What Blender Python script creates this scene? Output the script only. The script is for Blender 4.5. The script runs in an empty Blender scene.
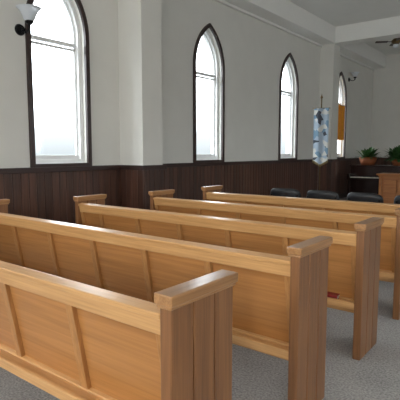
import bpy, bmesh, math, random
from mathutils import Matrix, Vector
random.seed(4)
S=bpy.context.scene
COL=S.collection
S.view_settings.view_transform='Standard'
S.view_settings.look='None'

# ------------------------------------------------------------ materials
def s2l(c):
    return tuple(((v/255)/12.92 if v/255<=0.04045 else (((v/255)+0.055)/1.055)**2.4) for v in c)
def newmat(name):
    m=bpy.data.materials.new(name); m.use_nodes=True
    nt=m.node_tree; return m,nt,nt.nodes['Principled BSDF']
def plain(name,c,rough=0.6,metal=0,noise=0.04,scale=12,bump=0.0,coat=0):
    m,nt,b=newmat(name)
    N=nt.nodes;L=nt.links
    tc=N.new('ShaderNodeTexCoord'); no=N.new('ShaderNodeTexNoise'); no.inputs['Scale'].default_value=scale
    no.inputs['Detail'].default_value=5
    L.new(tc.outputs['Object'],no.inputs['Vector'])
    r=N.new('ShaderNodeValToRGB'); lc=s2l(c)
    r.color_ramp.elements[0].position=0.3; r.color_ramp.elements[1].position=0.7
    r.color_ramp.elements[0].color=tuple(v*(1-noise) for v in lc)+(1,)
    r.color_ramp.elements[1].color=tuple(min(1,v*(1+noise)) for v in lc)+(1,)
    L.new(no.outputs['Fac'],r.inputs['Fac']); L.new(r.outputs['Color'],b.inputs['Base Color'])
    b.inputs['Roughness'].default_value=rough; b.inputs['Metallic'].default_value=metal
    b.inputs['Coat Weight'].default_value=coat
    if bump:
        bp=N.new('ShaderNodeBump'); bp.inputs['Strength'].default_value=bump; bp.inputs['Distance'].default_value=0.01
        L.new(no.outputs['Fac'],bp.inputs['Height']); L.new(bp.outputs['Normal'],b.inputs['Normal'])
    return m
def wood(name,c1,c2,axis,rough=0.35,coat=0.25,var=0.06,fine=28):
    m,nt,b=newmat(name); N=nt.nodes;L=nt.links
    tc=N.new('ShaderNodeTexCoord'); mp=N.new('ShaderNodeMapping')
    sc=[fine,fine,fine]; sc[axis]=fine*0.06
    mp.inputs['Scale'].default_value=sc
    geo=N.new('ShaderNodeNewGeometry')
    add=N.new('ShaderNodeVectorMath'); add.operation='ADD'
    mul=N.new('ShaderNodeMath'); mul.operation='MULTIPLY'; mul.inputs[1].default_value=37
    L.new(geo.outputs['Random Per Island'],mul.inputs[0])
    L.new(tc.outputs['Object'],mp.inputs['Vector']); L.new(mp.outputs['Vector'],add.inputs[0]); L.new(mul.outputs[0],add.inputs[1])
    no=N.new('ShaderNodeTexNoise'); no.inputs['Scale'].default_value=1.0; no.inputs['Detail'].default_value=6; no.inputs['Distortion'].default_value=0.8
    L.new(add.outputs[0],no.inputs['Vector'])
    mp2=N.new('ShaderNodeMapping'); sc2=[fine*5]*3; sc2[axis]=fine*0.12; mp2.inputs['Scale'].default_value=sc2
    L.new(tc.outputs['Object'],mp2.inputs['Vector'])
    n2=N.new('ShaderNodeTexNoise'); n2.inputs['Scale'].default_value=1.0; n2.inputs['Detail'].default_value=3
    L.new(mp2.outputs['Vector'],n2.inputs['Vector'])
    mixf=N.new('ShaderNodeMix'); mixf.inputs[0].default_value=0.45
    L.new(no.outputs['Fac'],mixf.inputs[2]); L.new(n2.outputs['Fac'],mixf.inputs[3])
    r=N.new('ShaderNodeValToRGB'); r.color_ramp.elements[0].position=0.34; r.color_ramp.elements[1].position=0.64
    r.color_ramp.elements[0].color=s2l(c1)+(1,); r.color_ramp.elements[1].color=s2l(c2)+(1,)
    L.new(mixf.outputs[0],r.inputs['Fac'])
    hs=N.new('ShaderNodeHueSaturation'); mr=N.new('ShaderNodeMapRange')
    mr.inputs['To Min'].default_value=1-var; mr.inputs['To Max'].default_value=1+var
    L.new(geo.outputs['Random Per Island'],mr.inputs['Value']); L.new(mr.outputs[0],hs.inputs['Value'])
    L.new(r.outputs['Color'],hs.inputs['Color']); L.new(hs.outputs['Color'],b.inputs['Base Color'])
    bp=N.new('ShaderNodeBump'); bp.inputs['Strength'].default_value=0.06; bp.inputs['Distance'].default_value=0.003
    L.new(no.outputs['Fac'],bp.inputs['Height']); L.new(bp.outputs['Normal'],b.inputs['Normal'])
    b.inputs['Roughness'].default_value=rough; b.inputs['Coat Weight'].default_value=coat; b.inputs['Coat Roughness'].default_value=0.2
    return m
M_railx=wood('pew_rail_wood',(186,138,86),(212,164,108),0,rough=0.34,coat=0.4)
M_panel=wood('pew_panel_wood',(156,104,54),(184,128,72),0,fine=16,rough=0.36,coat=0.3)
M_endz_shaded=wood('pew_end_wood_shaded',(110,72,42),(142,96,58),2,fine=24,rough=0.4,coat=0.2)  # same pew wood; shade on the ends put into a darker colour
M_stile=wood('pew_stile_wood',(156,106,58),(186,134,80),2)
M_wains=wood('wainscot_wood',(50,30,23),(86,54,40),2,rough=0.38,var=0.32,fine=20)
M_dark=wood('dark_trim_wood',(36,20,17),(56,32,26),1,rough=0.4)
M_wall=plain('wall_plaster',(224,223,217),0.85,noise=0.02,scale=3,bump=0.03)
M_ceil=plain('ceiling_paint',(236,236,232),0.85,noise=0.015,scale=3)
M_trim=plain('beam_paint',(240,240,236),0.7,noise=0.01,scale=4)
M_white=plain('window_white_paint',(242,243,243),0.4,noise=0.02)
M_metal=plain('black_metal',(22,22,24),0.4,metal=0.6)
M_chair=plain('black_vinyl',(18,19,24),0.45,noise=0.1)
M_piano=wood('piano_wood',(26,14,12),(48,26,20),0,rough=0.25)
M_ivory=plain('ivory_keys',(225,220,205),0.3)
M_red=plain('red_book_cover',(130,28,28),0.5)
M_blueb=plain('dark_book_cover',(60,66,78),0.5)
M_page=plain('book_pages',(225,220,205),0.8)
M_leaf=plain('plant_leaf',(52,90,40),0.5,noise=0.35,scale=30)
M_basket=plain('basket_wicker',(150,84,46),0.7,noise=0.3,scale=60,bump=0.3)
M_lwood=wood('communion_table_wood',(140,84,44),(180,118,66),0)
M_orange=plain('orange_cloth',(244,156,40),0.8,noise=0.1)
M_brass=plain('fan_brass',(120,100,70),0.35,metal=0.8)
M_gold=plain('gold_fringe',(190,170,110),0.6)
# carpet
M_carpet,nt,b=newmat('grey_carpet'); N=nt.nodes;L=nt.links
tc=N.new('ShaderNodeTexCoord'); n1=N.new('ShaderNodeTexNoise'); n1.inputs['Scale'].default_value=80; n1.inputs['Detail'].default_value=4
n2=N.new('ShaderNodeTexNoise'); n2.inputs['Scale'].default_value=2.5
L.new(tc.outputs['Object'],n1.inputs['Vector']);L.new(tc.outputs['Object'],n2.inputs['Vector'])
mx=N.new('ShaderNodeMath');mx.operation='ADD'; L.new(n1.outputs['Fac'],mx.inputs[0]); 
m2=N.new('ShaderNodeMath');m2.operation='MULTIPLY';m2.inputs[1].default_value=0.3;L.new(n2.outputs['Fac'],m2.inputs[0]);L.new(m2.outputs[0],mx.inputs[1])
r=N.new('ShaderNodeValToRGB');r.color_ramp.elements[0].position=0.44;r.color_ramp.elements[1].position=0.86
r.color_ramp.elements[0].color=s2l((126,124,123))+(1,);r.color_ramp.elements[1].color=s2l((190,187,184))+(1,)
L.new(mx.outputs[0],r.inputs['Fac']);L.new(r.outputs['Color'],b.inputs['Base Color'])
bp=N.new('ShaderNodeBump');bp.inputs['Strength'].default_value=0.45;bp.inputs['Distance'].default_value=0.005
L.new(n1.outputs['Fac'],bp.inputs['Height']);L.new(bp.outputs['Normal'],b.inputs['Normal']);b.inputs['Roughness'].default_value=0.95
# glass pane
M_glass=bpy.data.materials.new('window_glass');M_glass.use_nodes=True;nt=M_glass.node_tree;nt.nodes.clear()
o=nt.nodes.new('ShaderNodeOutputMaterial');t=nt.nodes.new('ShaderNodeBsdfTransparent');t.inputs[0].default_value=(0.97,0.99,1,1)
g=nt.nodes.new('ShaderNodeBsdfGlossy');g.inputs['Roughness'].default_value=0.05;mi=nt.nodes.new('ShaderNodeMixShader');mi.inputs[0].default_value=0.05
nt.links.new(t.outputs[0],mi.inputs[1]);nt.links.new(g.outputs[0],mi.inputs[2]);nt.links.new(mi.outputs[0],o.inputs[0])
# frosted lamp glass
M_shade,nt,b=newmat('frosted_lamp_glass');b.inputs['Base Color'].default_value=(0.85,0.9,0.95,1);b.inputs['Roughness'].default_value=0.3
b.inputs['Transmission Weight'].default_value=0.3
# banner cloth
M_banner,nt,b=newmat('banner_cloth');N=nt.nodes;L=nt.links
tc=N.new('ShaderNodeTexCoord');vo=N.new('ShaderNodeTexVoronoi');vo.inputs['Scale'].default_value=9
L.new(tc.outputs['Object'],vo.inputs['Vector'])
r=N.new('ShaderNodeValToRGB');r.color_ramp.interpolation='CONSTANT'
r.color_ramp.elements[0].color=s2l((168,184,200))+(1,);r.color_ramp.elements[1].position=0.4;r.color_ramp.elements[1].color=s2l((120,150,174))+(1,)
e=r.color_ramp.elements.new(0.6);e.color=s2l((215,215,210))+(1,);e=r.color_ramp.elements.new(0.86);e.color=s2l((70,74,84))+(1,)
sx=N.new('ShaderNodeSeparateColor');L.new(vo.outputs['Color'],sx.inputs[0]);L.new(sx.outputs[0],r.inputs['Fac']);L.new(r.outputs['Color'],b.inputs['Base Color']);b.inputs['Roughness'].default_value=0.85

# ------------------------------------------------------------ helpers
def box(bm,x0,x1,y0,y1,z0,z1,mi=0,M=None):
    vs=[bm.verts.new((x,y,z)) for x in (x0,x1) for y in (y0,y1) for z in (z0,z1)]
    if M is not None:
        for v in vs: v.co=M@v.co
    for f in ((0,1,3,2),(4,6,7,5),(0,4,5,1),(2,3,7,6),(0,2,6,4),(1,5,7,3)):
        fc=bm.faces.new([vs[i] for i in f]); fc.material_index=mi
def cyl(bm,p0,p1,r0,r1=None,n=16,mi=0,smooth=True):
    if r1 is None:r1=r0
    p0=Vector(p0);p1=Vector(p1);d=(p1-p0).normalized()
    a=d.orthogonal().normalized();b_=d.cross(a)
    A=[];B=[]
    for i in range(n):
        t=2*math.pi*i/n;v=a*math.cos(t)+b_*math.sin(t)
        A.append(bm.verts.new(p0+v*r0));B.append(bm.verts.new(p1+v*r1))
    for i in range(n):
        f=bm.faces.new((A[i],A[(i+1)%n],B[(i+1)%n],B[i]));f.material_index=mi;f.smooth=smooth
    for q in (A[::-1],B):
        f=bm.faces.new(q);f.material_index=mi
def lathe(bm,c,prof,n=24,mi=0):
    rings=[]
    for r_,z in prof:
        rings.append([bm.verts.new((c[0]+r_*math.cos(2*math.pi*i/n),c[1]+r_*math.sin(2*math.pi*i/n),c[2]+z)) for i in range(n)])
    for a,b_ in zip(rings,rings[1:]):
        for i in range(n):
            f=bm.faces.new((a[i],a[(i+1)%n],b_[(i+1)%n],b_[i]));f.material_index=mi;f.smooth=True
def obj(name,bm,mats,parent=None,loc=None,bevel=0,seg=2):
    bmesh.ops.recalc_face_normals(bm,faces=bm.faces[:])
    me=bpy.data.meshes.new(name);bm.to_mesh(me);bm.free()
    for m in (mats if isinstance(mats,(list,tuple)) else [mats]):me.materials.append(m)
    o=bpy.data.objects.new(name,me);COL.objects.link(o)
    if parent:o.parent=parent
    if loc:o.location=loc
    if bevel:
        md=o.modifiers.new('bevel','BEVEL');md.width=bevel;md.segments=seg;md.limit_method='ANGLE'
    return o
def empty(name,loc=(0,0,0),rz=0):
    e=bpy.data.objects.new(name,None);e.location=loc;e.rotation_euler=(0,0,rz);COL.objects.link(e);return e

# ------------------------------------------------------------ room constants
XW=10.0; YB=-4.0; YE=15.7; H=4.46; HB=4.06
HW=0.40; Z0=1.20; ZS=2.84; TH=0.25
WINY=[-2.66,0.45,3.565,6.68,9.74,12.87]

def prof(d,z0=Z0,zs=ZS,n=12):
    R=2*HW-d; hw=HW-d
    pts=[(-hw,z0+d),(-hw,zs)]
    za=math.sqrt(R*R-HW*HW); amax=math.atan2(za,HW)
    for i in range(1,n+1):
        a=amax*i/n; pts.append((HW-R*math.cos(a),zs+R*math.sin(a)))
    r_=[(-u,z) for u,z in pts[:-1]][::-1]
    return pts+r_
def ring(bm,P,c,d1,d2,x1,x2,mi=0):
    a=prof(d1);b_=prof(d2);n=len(a)
    V=[[bm.verts.new(P(c+u,z,x)) for u,z in q] for q,x in ((a,x1),(b_,x1),(b_,x2),(a,x2))]
    for k in range(4):
        A=V[k];B=V[(k+1)%4]
        for i in range(n):
            f=bm.faces.new((A[i],A[(i+1)%n],B[(i+1)%n],B[i]));f.material_index=mi
def wall_with_windows(name,P,u0,u1,cs,h=H):
    bm=bmesh.new()
    def quad(a,b_,c,d,dep):bm.faces.new([bm.verts.new(P(u,z,dep)) for u,z in (a,b_,c,d)])
    for dep in (0,TH):
        u=u0
        for c in sorted(cs):
            quad((u,0),(c-HW,0),(c-HW,h),(u,h),dep)
            quad((c-HW,0),(c+HW,0),(c+HW,Z0),(c-HW,Z0),dep)
            pr=prof(0)[1:-1]
            for (a,za),(b_,zb) in zip(pr,pr[1:]):
                quad((c+a,za),(c+b_,zb),(c+b_,h),(c+a,h),dep)
            u=c+HW
        quad((u,0),(u1,0),(u1,h),(u,h),dep)
    for c in cs:
        pr=prof(0);n=len(pr)
        for i in range(n):
            a=pr[i];b_=pr[(i+1)%n]
            bm.faces.new([bm.verts.new(P(c+q[0],q[1],dp)) for q,dp in ((a,0),(b_,0),(b_,TH),(a,TH))])
    for a,b_ in (((u0,0),(u0,h)),((u1,0),(u1,h)),((u0,h),(u1,h)),((u0,0),(u1,0))):
        bm.faces.new([bm.verts.new(P(q[0],q[1],dp)) for q,dp in ((a,0),(b_,0),(b_,TH),(a,TH))])
    bmesh.ops.remove_doubles(bm,verts=bm.verts[:],dist=1e-4)
    return obj(name,bm,M_wall)
wn=[0]
def window(P,c):
    wn[0]+=1
    e=empty('window_%d'%wn[0],P(c,Z0,0))
    def fin(nm,bm,m,bv=0):
        o=obj(nm,bm,m,bevel=bv);o.parent=e;o.matrix_parent_inverse=Matrix.Translation(e.location).inverted()
    bm=bmesh.new();ring(bm,P,c,-0.055,0.006,-0.03,0.012);fin('casing',bm,M_dark,0.004)
    bm=bmesh.new();ring(bm,P,c,0.002,0.055,0.07,0.17);fin('frame',bm,M_white,0.004)
    bm=bmesh.new();ring(bm,P,c,0.05,0.085,0.115,0.15)
    zt=2.71
    def pbox(u0,u1,z0,z1,d0,d1):
        vs=[bm.verts.new(P(u,z,d)) for u in (u0,u1) for z in (z0,z1) for d in (d0,d1)]
        for f in ((0,1,3,2),(4,6,7,5),(0,4,5,1),(2,3,7,6),(0,2,6,4),(1,5,7,3)):bm.faces.new([vs[i] for i in f])
    pbox(c-HW+0.05,c+HW-0.05,zt,zt+0.045,0.10,0.16)
    pbox(c-HW+0.07,c+HW-0.07,zt-0.05,zt-0.02,0.115,0.15)
    pbox(c-HW+0.05,c+HW-0.05,Z0+0.05,Z0+0.11,0.10,0.16)
    fin('sash',bm,M_white,0.003)
    bm=bmesh.new();bm.faces.new([bm.verts.new(P(c+u,z,0.132)) for u,z in prof(0.06)]);fin('glass',bm,M_glass)
PL=lambda u,z,d:Vector((-d,u,z))
PR=lambda u,z,d:Vector((XW+d,u,z))
PB=lambda u,z,d:Vector((u,YB-d,z))
wall_with_windows('wall_left',PL,YB,YE,WINY)
wall_with_windows('wall_right',PR,YB,YE,WINY)
wall_with_windows('wall_back',PB,0,XW,[1.6,3.4,6.6,8.4])
for y in WINY[2:]:window(PL,y)
for y in WINY[:2]:window(PL,y)
for y in WINY:window(PR,y)
for x in [1.6,3.4,6.6,8.4]:window(PB,x)
bm=bmesh.new();box(bm,-TH,XW+TH,YE,YE+TH,0,H);obj('wall_front',bm,M_wall)
bm=bmesh.new();box(bm,-TH,XW+TH,YB-TH,YE+TH,-0.15,0);obj('floor',bm,M_carpet)
bm=bmesh.new();box(bm,-TH,XW+TH,YB-TH,YE+TH,H,H+0.15);obj('ceiling',bm,M_ceil)

# piers + beams
P1=(4.55,4.95,0.46);P2=(11.44,11.85,0.36)
for nm,(a,b_,w) in (('trim_1',P1),('trim_2',P2)):
    bm=bmesh.new();box(bm,0,w,a,b_,0,HB);obj(nm,bm,M_wall,bevel=0.004)
bm=bmesh.new();box(bm,0,0.38,YB,YE,HB,H);obj('trim_3',bm,M_trim,bevel=0.006)
bm=bmesh.new();box(bm,0.38,XW,P2[0],P2[1],HB,H);obj('trim_4',bm,M_trim,bevel=0.006)
bm=bmesh.new();box(bm,0.38,XW,P1[0],P1[1],HB,H);obj('trim_5',bm,M_trim,bevel=0.006)
bm=bmesh.new();box(bm,0,0.06,P1[1],P2[0],HB-0.05,HB);box(bm,0,0.06,P2[1],YE,HB-0.05,HB);obj('trim_6',bm,M_trim,bevel=0.01)

# wainscot
def boards_y(bm,x,y0,y1,t=0.022,w=0.105,sgn=1):
    n=max(1,round((y1-y0)/w));w=(y1-y0)/n
    box(bm,min(x,x+sgn*0.01),max(x,x+sgn*0.01),y0,y1,0,1.14)
    for i in range(n):
        a,b_=x+sgn*0.011,x+sgn*(t+random.uniform(0,0.002))
        box(bm,min(a,b_),max(a,b_),y0+i*w+0.004,y0+(i+1)*w-0.004,0.14,1.14)
def boards_x(bm,y,x0,x1,sgn=-1,t=0.022,w=0.105):
    n=max(1,round((x1-x0)/w));w=(x1-x0)/n
    box(bm,x0,x1,min(y,y+sgn*0.01),max(y,y+sgn*0.01),0,1.14)
    for i in range(n):
        a,b_=y+sgn*0.011,y+sgn*t
        box(bm,x0+i*w+0.004,x0+(i+1)*w-0.004,min(a,b_),max(a,b_),0.14,1.14)
bm=bmesh.new()
segs=[(YB,P1[0]),(P1[1],P2[0]),(P2[1],YE)]
for a,b_ in segs:boards_y(bm,0,a,b_)
for a,b_,w in (P1,P2):
    boards_y(bm,w,a,b_);boards_x(bm,a,0.03,w+0.02,-1);boards_x(bm,b_,0.03,w+0.02,1)
obj('trim_8',bm,M_wains,bevel=0.003,seg=1)
def caprail(name,z0,z1,pr):
    bm=bmesh.new()
    for a,b_ in segs:box(bm,0,pr,a,b_,z0,z1)
    for a,b_,w in (P1,P2):
        box(bm,0,w+pr,a-pr,a,z0,z1);box(bm,0,w+pr,b_,b_+pr,z0,z1);box(bm,w,w+pr,a,b_,z0,z1)
    return obj(name,bm,M_dark,bevel=0.006)
caprail('trim_7',1.10,1.165,0.045)
caprail('baseboard_left',0.0,0.14,0.034)
bm=bmesh.new();boards_x(bm,YE,0.03,XW-0.03,-1);box(bm,0,XW,YE-0.045,YE,1.1,1.165);obj('trim_9',bm,M_wains)
bm=bmesh.new();boards_y(bm,XW,YB,YE,sgn=-1);box(bm,XW-0.045,XW,YB,YE,1.08,1.14);obj('trim_10',bm,M_wains)
bm=bmesh.new();boards_x(bm,YB,0.03,4.28,1);obj('trim_11',bm,M_wains)
bm=bmesh.new();boards_x(bm,YB,5.72,XW-0.03,1);obj('trim_12',bm,M_wains)
# entry door (back wall)
d=empty('door_1',(5,YB,0))
bm=bmesh.new();box(bm,-0.6,-0.01,0.01,0.05,0,2.2);box(bm,0.01,0.6,0.01,0.05,0,2.2)
for sx_ in (-1,1):
    for z0,z1 in ((0.15,0.7),(0.85,1.4),(1.55,2.05)):
        box(bm,min(sx_*0.1,sx_*0.5),max(sx_*0.1,sx_*0.5),0.05,0.065,z0,z1)
obj('leaves',bm,M_dark,parent=d,bevel=0.004)
bm=bmesh.new();box(bm,-0.7,-0.6,0,0.07,0,2.3);box(bm,0.6,0.7,0,0.07,0,2.3);box(bm,-0.6,0.6,0,0.07,2.2,2.3);obj('frame',bm,M_dark,parent=d,bevel=0.004)
bm=bmesh.new();cyl(bm,(0.08,0.05,1.0),(0.08,0.11,1.0),0.012);cyl(bm,(0.08,0.1,1.0),(0.08,0.14,1.0),0.028);obj('knob',bm,M_brass,parent=d)

# ------------------------------------------------------------ pews
def book(e,x,y,z,m,rz=0,s=1):
    M=Matrix.Translation((x,y,z))@Matrix.Rotation(rz,4,'Z')
    bm=bmesh.new();w=0.065*s;h=0.05*s
    box(bm,-w,w,-h,h,0,0.004,0,M);box(bm,-w+0.003,w-0.003,-h+0.002,h-0.003,0.004,0.026,1,M);box(bm,-w,w,-h,h,0.026,0.030,0,M)
    box(bm,-w,w,-h-0.002,-h+0.002,0.0,0.030,0,M)
    obj('hymn_book_part',bm,[m,M_page],parent=e)
def pew(xl,xr,y,books=()):
    e=empty('church_pew',(xl,y,0));Lx=xr-xl
    D=0.36
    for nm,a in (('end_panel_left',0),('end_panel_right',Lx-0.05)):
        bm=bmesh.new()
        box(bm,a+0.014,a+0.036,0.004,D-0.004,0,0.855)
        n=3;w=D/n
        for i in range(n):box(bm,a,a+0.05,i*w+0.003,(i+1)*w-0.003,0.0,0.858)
        obj(nm,bm,M_endz_shaded,parent=e,bevel=0.006)
        bm=bmesh.new();box(bm,a-0.014,a+0.064,-0.010,D+0.012,0.863,0.90)
        box(bm,a-0.007,a+0.057,-0.005,D+0.006,0.850,0.863)
        obj(nm.replace('panel','cap'),bm,wood_cap,parent=e,bevel=0.005,seg=3)
    R=Matrix.Translation((0,0.030,0.820))@Matrix.Rotation(math.atan(0.10/0.55),4,'X')
    x0,x1=0.05,Lx-0.05
    bm=bmesh.new();box(bm,x0,x1,-0.02,0.02,-0.074,0,0,R);box(bm,x0,x1,-0.026,0.030,-0.012,0.012,0,R)
    box(bm,x0,x1,-0.018,0.02,-0.52,-0.46,0,R)
    obj('back_rails',bm,M_railx,parent=e,bevel=0.005,seg=3)
    st=[x1]+[x1-0.52-0.50*i for i in range(0,7) if x1-0.52-0.50*i>x0+0.2]+[x0]
    bm=bmesh.new()
    for a,b_ in zip(st,st[1:]):box(bm,b_+0.002,a-0.002,0.004,0.016,-0.465,-0.070,0,R)
    obj('back_panels',bm,M_panel,parent=e)
    bm=bmesh.new()
    for q in st:
        c=min(max(q,x0+0.022),x1-0.022);box(bm,c-0.022,c+0.022,-0.016,0.02,-0.462,-0.072,0,R)
    obj('back_stiles',bm,M_stile,parent=e,bevel=0.003)
    bm=bmesh.new();box(bm,x0,x1,0.03,0.14,0.335,0.355);box(bm,x0,x1,0.02,0.04,0.325,0.372);box(bm,x0,x1,0.115,0.14,0.27,0.335)
    obj('book_ledge',bm,M_railx,parent=e,bevel=0.004)
    bm=bmesh.new();box(bm,x0,x1,0.15,D,0.405,0.43);box(bm,x0,x1,D-0.05,D-0.025,0.33,0.405);obj('seat',bm,M_railx,parent=e,bevel=0.005)
    for bx,m,rz in books:book(e,bx-xl,0.088,0.355,m,rz,0.85)
    return e
wood_cap=wood('pew_cap_wood',(140,98,58),(180,132,84),1,rough=0.34,coat=0.4)
XR=4.06
Y1=1.055;SP=0.918
pew(0.85,XR,Y1)
pew(0.80,XR,Y1+SP,[(1.45,M_blueb,0.1),(2.55,M_page,0.3)])
pew(1.13,XR,Y1+2*SP,[(3.82,M_red,0.1),(3.1,M_blueb,0)])
pew(1.30,XR,Y1+3*SP)
pew(1.36,XR,Y1+4*SP)

# ------------------------------------------------------------ chairs
def pad(bm,M,w,h,t,curve=0.0,n=12):
    def se(a):
        c,s_=math.cos(a),math.sin(a)
        return (math.copysign(abs(c)**0.5,c)*w/2,math.copysign(abs(s_)**0.5,s_)*h/2)
    loops=[]
    for sc,yy in ((0.0,-t/2),(0.7,-t/2),(0.95,-t/2*0.8),(1.0,0),(0.95,t/2*0.8),(0.7,t/2),(0.0,t/2)):
        lp=[]
        for i in range(28):
            x,z=se(2*math.pi*i/28);x*=max(sc,0.01);z*=max(sc,0.01)
            lp.append(bm.verts.new(M@Vector((x,yy-curve*(x/(w/2))**2,z))))
        loops.append(lp)
    for a,b_ in zip(loops,loops[1:]):
        for i in range(28):
            f=bm.faces.new((a[i],a[(i+1)%28],b_[(i+1)%28],b_[i]));f.smooth=True
def chair(x,y,rz=0):
    e=empty('black_chair',(x,y,0),rz)
    bm=bmesh.new()
    pad(bm,Matrix.Translation((0,-0.20,0.69))@Matrix.Rotation(0.15,4,'X'),0.46,0.34,0.05,-0.05)
    obj('back',bm,M_chair,parent=e)
    bm=bmesh.new();pad(bm,Matrix.Translation((0,0.02,0.44))@Matrix.Rotation(math.pi/2,4,'X'),0.46,0.44,0.06);obj('seat',bm,M_chair,parent=e)
    bm=bmesh.new()
    for sx_ in (-0.21,0.21):
        cyl(bm,(sx_,-0.2,0),(sx_,-0.16,0.42),0.011);cyl(bm,(sx_,0.22,0),(sx_,0.17,0.42),0.011)
        cyl(bm,(sx_,-0.16,0.42),(sx_*0.9,-0.21,0.78),0.011);cyl(bm,(sx_,-0.16,0.42),(sx_,0.18,0.42),0.011)
    cyl(bm,(-0.21,0.18,0.41),(0.21,0.18,0.41),0.011);cyl(bm,(-0.21,-0.17,0.41),(0.21,-0.17,0.41),0.011)
    obj('legs',bm,M_metal,parent=e)
for i,x in enumerate((2.05,2.6,3.15,3.7,4.25)):chair(x,5.85+0.03*math.sin(i*3),0.06*math.cos(i*2))

# ------------------------------------------------------------ sconces
def sconce(y,z,s=1):
    e=empty('wall_sconce',(0.0,y,z));e.scale=(s,s,s)
    bm=bmesh.new()
    cyl(bm,(0,0,0),(0.02,0,0),0.06,0.05,24);cyl(bm,(0.02,0,0),(0.035,0,0),0.03,0.015,16)
    pts=[(0.03,-0.0),(0.08,-0.035),(0.13,-0.045),(0.17,-0.02),(0.18,0.03)]
    for a,b_ in zip(pts,pts[1:]):cyl(bm,(a[0],0,a[1]),(b_[0],0,b_[1]),0.009)
    lathe(bm,(0.18,0,0.03),[(0.001,0),(0.03,0.0),(0.045,0.02),(0.04,0.03),(0.001,0.03)])
    cyl(bm,(0.18,0,-0.03),(0.18,0,0.03),0.006,0.018)
    obj('bracket',bm,M_metal,parent=e)
    bm=bmesh.new();lathe(bm,(0.18,0,0.055),[(0.035,0),(0.055,0.02),(0.07,0.06),(0.095,0.11),(0.125,0.135),(0.118,0.135),(0.088,0.108),(0.062,0.06),(0.045,0.022),(0.001,0.006)])
    obj('glass_shade',bm,M_shade,parent=e)
sconce(3.045,2.75,1.1);sconce(13.5,3.45)

# ------------------------------------------------------------ banner on pole
e=empty('church_banner',(0.56,10.3,0),math.radians(25))
bm=bmesh.new();cyl(bm,(0,0,0.03),(0,0,2.58),0.014);lathe(bm,(0,0,2.58),[(0.014,0),(0.03,0.02),(0.018,0.06),(0.001,0.11)],12)
cyl(bm,(-0.2,-0.02,2.36),(0.2,-0.02,2.36),0.01);lathe(bm,(0,0,0),[(0.001,0),(0.17,0),(0.17,0.02),(0.05,0.05),(0.001,0.06)])
obj('pole',bm,M_brass,parent=e)
bm=bmesh.new();n=10
T=[];
for j in range(n+1):
    u=-0.17+0.34*j/n;T.append([bm.verts.new((u,-0.035+0.012*math.sin(u*30),z)) for z in (2.36,1.9,1.3,1.16-0.10*(1-abs(u)/0.17))])
for a,b_ in zip(T,T[1:]):
    for i in range(3):bm.faces.new((a[i],b_[i],b_[i+1],a[i+1]))
o=obj('cloth',bm,M_banner,parent=e);o.modifiers.new('s','SOLIDIFY').thickness=0.004
bm=bmesh.new()
for j in range(18):
    u=-0.17+0.02*j;z=1.16-0.10*(1-abs(u)/0.17);cyl(bm,(u,-0.035,z),(u,-0.035,z-0.06),0.004,n=6)
obj('fringe',bm,M_gold,parent=e)
# orange banner hanging at window 4
e=empty('orange_wall_hanging',(0.06,12.70,0))
bm=bmesh.new();T=[]
for j in range(11):
    u=-0.38+0.076*j;T.append([bm.verts.new((0.012*math.sin(u*25),u,z)) for z in (2.65,2.2,1.69)])
for a,b_ in zip(T,T[1:]):
    for i in range(2):bm.faces.new((a[i],b_[i],b_[i+1],a[i+1]))
o=obj('cloth',bm,M_orange,parent=e);o.modifiers.new('s','SOLIDIFY').thickness=0.004
bm=bmesh.new();cyl(bm,(0,-0.42,2.66),(0,0.42,2.66),0.01);cyl(bm,(0,-0.41,2.66),(-0.05,-0.41,2.66),0.006);cyl(bm,(0,0.41,2.66),(-0.05,0.41,2.66),0.006);obj('rod',bm,M_brass,parent=e)

# ------------------------------------------------------------ piano
e=empty('upright_piano',(1.08,13.0,0))
bm=bmesh.new()
box(bm,-0.75,0.75,0.0,0.35,0.0,0.95);box(bm,-0.78,0.78,-0.03,0.38,0.95,0.985)
box(bm,-0.75,0.75,-0.28,0.0,0.58,0.64);box(bm,-0.75,-0.68,-0.28,0,0.64,0.74);box(bm,0.68,0.75,-0.28,0,0.64,0.74)
box(bm,-0.74,-0.67,-0.26,-0.19,0,0.58);box(bm,0.67,0.74,-0.26,-0.19,0,0.58)
box(bm,-0.6,0.6,-0.015,0.0,0.70,0.92);box(bm,-0.6,0.6,-0.015,0.0,0.1,0.54)
obj('case',bm,M_piano,parent=e,bevel=0.006)
bm=bmesh.new()
for i in range(45):box(bm,-0.67+i*0.0298,-0.67+i*0.0298+0.028,-0.25,-0.05,0.64,0.658)
obj('white_keys',bm,M_ivory,parent=e)
bm=bmesh.new()
for i in range(44):
    if i%7 not in (2,6):box(bm,-0.648+i*0.0298,-0.648+i*0.0298+0.014,-0.17,-0.05,0.658,0.67)
obj('black_keys',bm,M_metal,parent=e)
bm=bmesh.new()
for x in (-0.08,0,0.08):box(bm,x-0.02,x+0.02,-0.1,0.0,0.04,0.055)
obj('pedals',bm,M_brass,parent=e)

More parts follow.
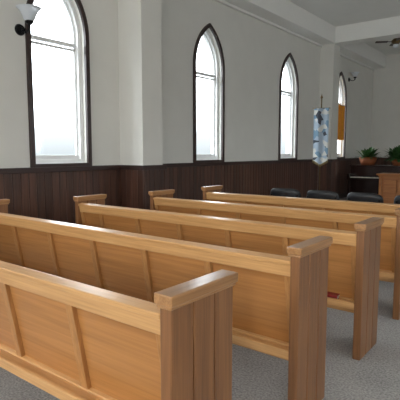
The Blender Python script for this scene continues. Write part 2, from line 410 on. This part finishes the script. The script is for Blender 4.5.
# ------------------------------------------------------------ plants
def plant(x,y,z,s=1,n=46,lf=1.0):
    e=empty('potted_plant',(x,y,z))
    bm=bmesh.new();lathe(bm,(0,0,0),[(0.001,0),(0.10*s,0),(0.13*s,0.06*s),(0.14*s,0.13*s),(0.13*s,0.13*s),(0.12*s,0.11*s),(0.001,0.11*s)])
    obj('basket',bm,M_basket,parent=e)
    bm=bmesh.new();s2=s*lf
    for i in range(n):
        a=random.uniform(0,6.28);el=random.uniform(0.35,1.45);l=random.uniform(0.14,0.28)*s2
        d_=Vector((math.cos(a)*math.cos(el),math.sin(a)*math.cos(el),math.sin(el)));sd=Vector((-math.sin(a),math.cos(a),0))*0.026*s2
        p=Vector((0.05*s*math.cos(a),0.05*s*math.sin(a),0.11*s));prev=None
        for k in range(6):
            t=k/5;q=p+d_*l*t-Vector((0,0,0.09*s2*t*t));w=math.sin(math.pi*min(0.98,0.1+t*0.9))
            cur=(bm.verts.new(q-sd*w),bm.verts.new(q+sd*w))
            if prev:bm.faces.new((prev[0],prev[1],cur[1],cur[0]))
            prev=cur
    obj('leaves',bm,M_leaf,parent=e)
plant(0.74,13.18,0.985,1.7,70,1.1);plant(1.56,13.18,0.985,1.3,110,1.8)

# ------------------------------------------------------------ communion table
e=empty('communion_table',(2.24,11.7,0))
bm=bmesh.new();box(bm,-0.72,0.72,-0.28,0.28,0.79,0.83);box(bm,-0.68,0.68,-0.25,0.25,0.76,0.79);box(bm,-0.66,0.66,-0.20,-0.17,0.1,0.77)
for sx_ in (-0.66,-0.22,0.16,0.6):
    box(bm,sx_,sx_+0.06,-0.25,-0.19,0,0.77)
for sx_ in (-0.66,0.6):box(bm,sx_,sx_+0.06,0.19,0.25,0,0.77)
for x0_,x1_ in ((-0.56,-0.26),(-0.12,0.12),(0.26,0.56)):box(bm,x0_,x1_,-0.225,-0.20,0.2,0.68)
box(bm,-0.68,0.68,-0.26,0.26,0,0.08)
obj('table_body',bm,M_lwood,parent=e,bevel=0.006)

# ------------------------------------------------------------ ceiling fan
e=empty('ceiling_fan',(1.52,12.6,H))
bm=bmesh.new();cyl(bm,(0,0,0),(0,0,-0.05),0.07,0.05,20);cyl(bm,(0,0,-0.05),(0,0,-0.25),0.015);lathe(bm,(0,0,-0.38),[(0.001,0),(0.07,0.01),(0.11,0.05),(0.11,0.10),(0.06,0.14),(0.001,0.14)])
obj('motor',bm,M_brass,parent=e)
bm=bmesh.new()
for i in range(4):
    R=Matrix.Rotation(i*math.pi/2+0.5,4,'Z')@Matrix.Translation((0,0,-0.31))@Matrix.Rotation(0.2,4,'X')
    box(bm,0.09,0.22,-0.015,0.015,-0.004,0.004,0,R);box(bm,0.2,0.5,-0.05,0.05,-0.004,0.004,0,R)
obj('blades',bm,M_dark,parent=e,bevel=0.003)
bm=bmesh.new();lathe(bm,(0,0,-0.47),[(0.001,0),(0.05,0.01),(0.075,0.05),(0.06,0.09)]);obj('lamp_globe',bm,M_shade,parent=e)

# ------------------------------------------------------------ light
w=bpy.data.worlds.new('sky');S.world=w;w.use_nodes=True;nt=w.node_tree;N=nt.nodes;L=nt.links;bg=N['Background']
tc=N.new('ShaderNodeTexCoord');sp=N.new('ShaderNodeSeparateXYZ');r=N.new('ShaderNodeValToRGB')
L.new(tc.outputs['Generated'],sp.inputs[0]);L.new(sp.outputs['Z'],r.inputs['Fac'])
r.color_ramp.elements[0].position=0.0;r.color_ramp.elements[0].color=(0.085,0.093,0.096,1)
r.color_ramp.elements[1].position=0.16;r.color_ramp.elements[1].color=(0.90,0.96,1.0,1)
e=r.color_ramp.elements.new(0.04);e.color=(0.115,0.12,0.122,1)
L.new(r.outputs['Color'],bg.inputs['Color']);bg.inputs['Strength'].default_value=10.0
def area(name,loc,rot,sx_,sy_,p,c=(1,1,1),portal=False):
    l=bpy.data.lights.new(name,'AREA');l.shape='RECTANGLE';l.size=sx_;l.size_y=sy_;l.energy=p;l.color=c
    o=bpy.data.objects.new(name,l);o.location=loc;o.rotation_euler=rot;COL.objects.link(o)
    if portal:l.cycles.is_portal=True
for y in WINY:
    area('window_area_light',(-0.24,y,2.40),(0,math.radians(-90),0),2.45,0.8,10,portal=True)
    area('window_area_light',(XW+0.35,y,2.40),(0,math.radians(90),0),2.6,1.0,36,(1,0.99,0.97))  # lamps added outside the unseen right windows to lift the dim interior
for x in [1.6,3.4,6.6,8.4]:
    area('window_area_light',(x,YB-0.35,2.40),(math.radians(90),0,0),1.0,2.6,150,(1,0.98,0.94))

# ------------------------------------------------------------ camera
cam=bpy.data.cameras.new('camera');co=bpy.data.objects.new('camera',cam);COL.objects.link(co)
co.location=(5,0,1.35);co.rotation_euler=(math.radians(90-5.96),0,math.radians(37.9))
cam.sensor_width=36;cam.lens=460/400*36;cam.clip_start=0.05
S.camera=co
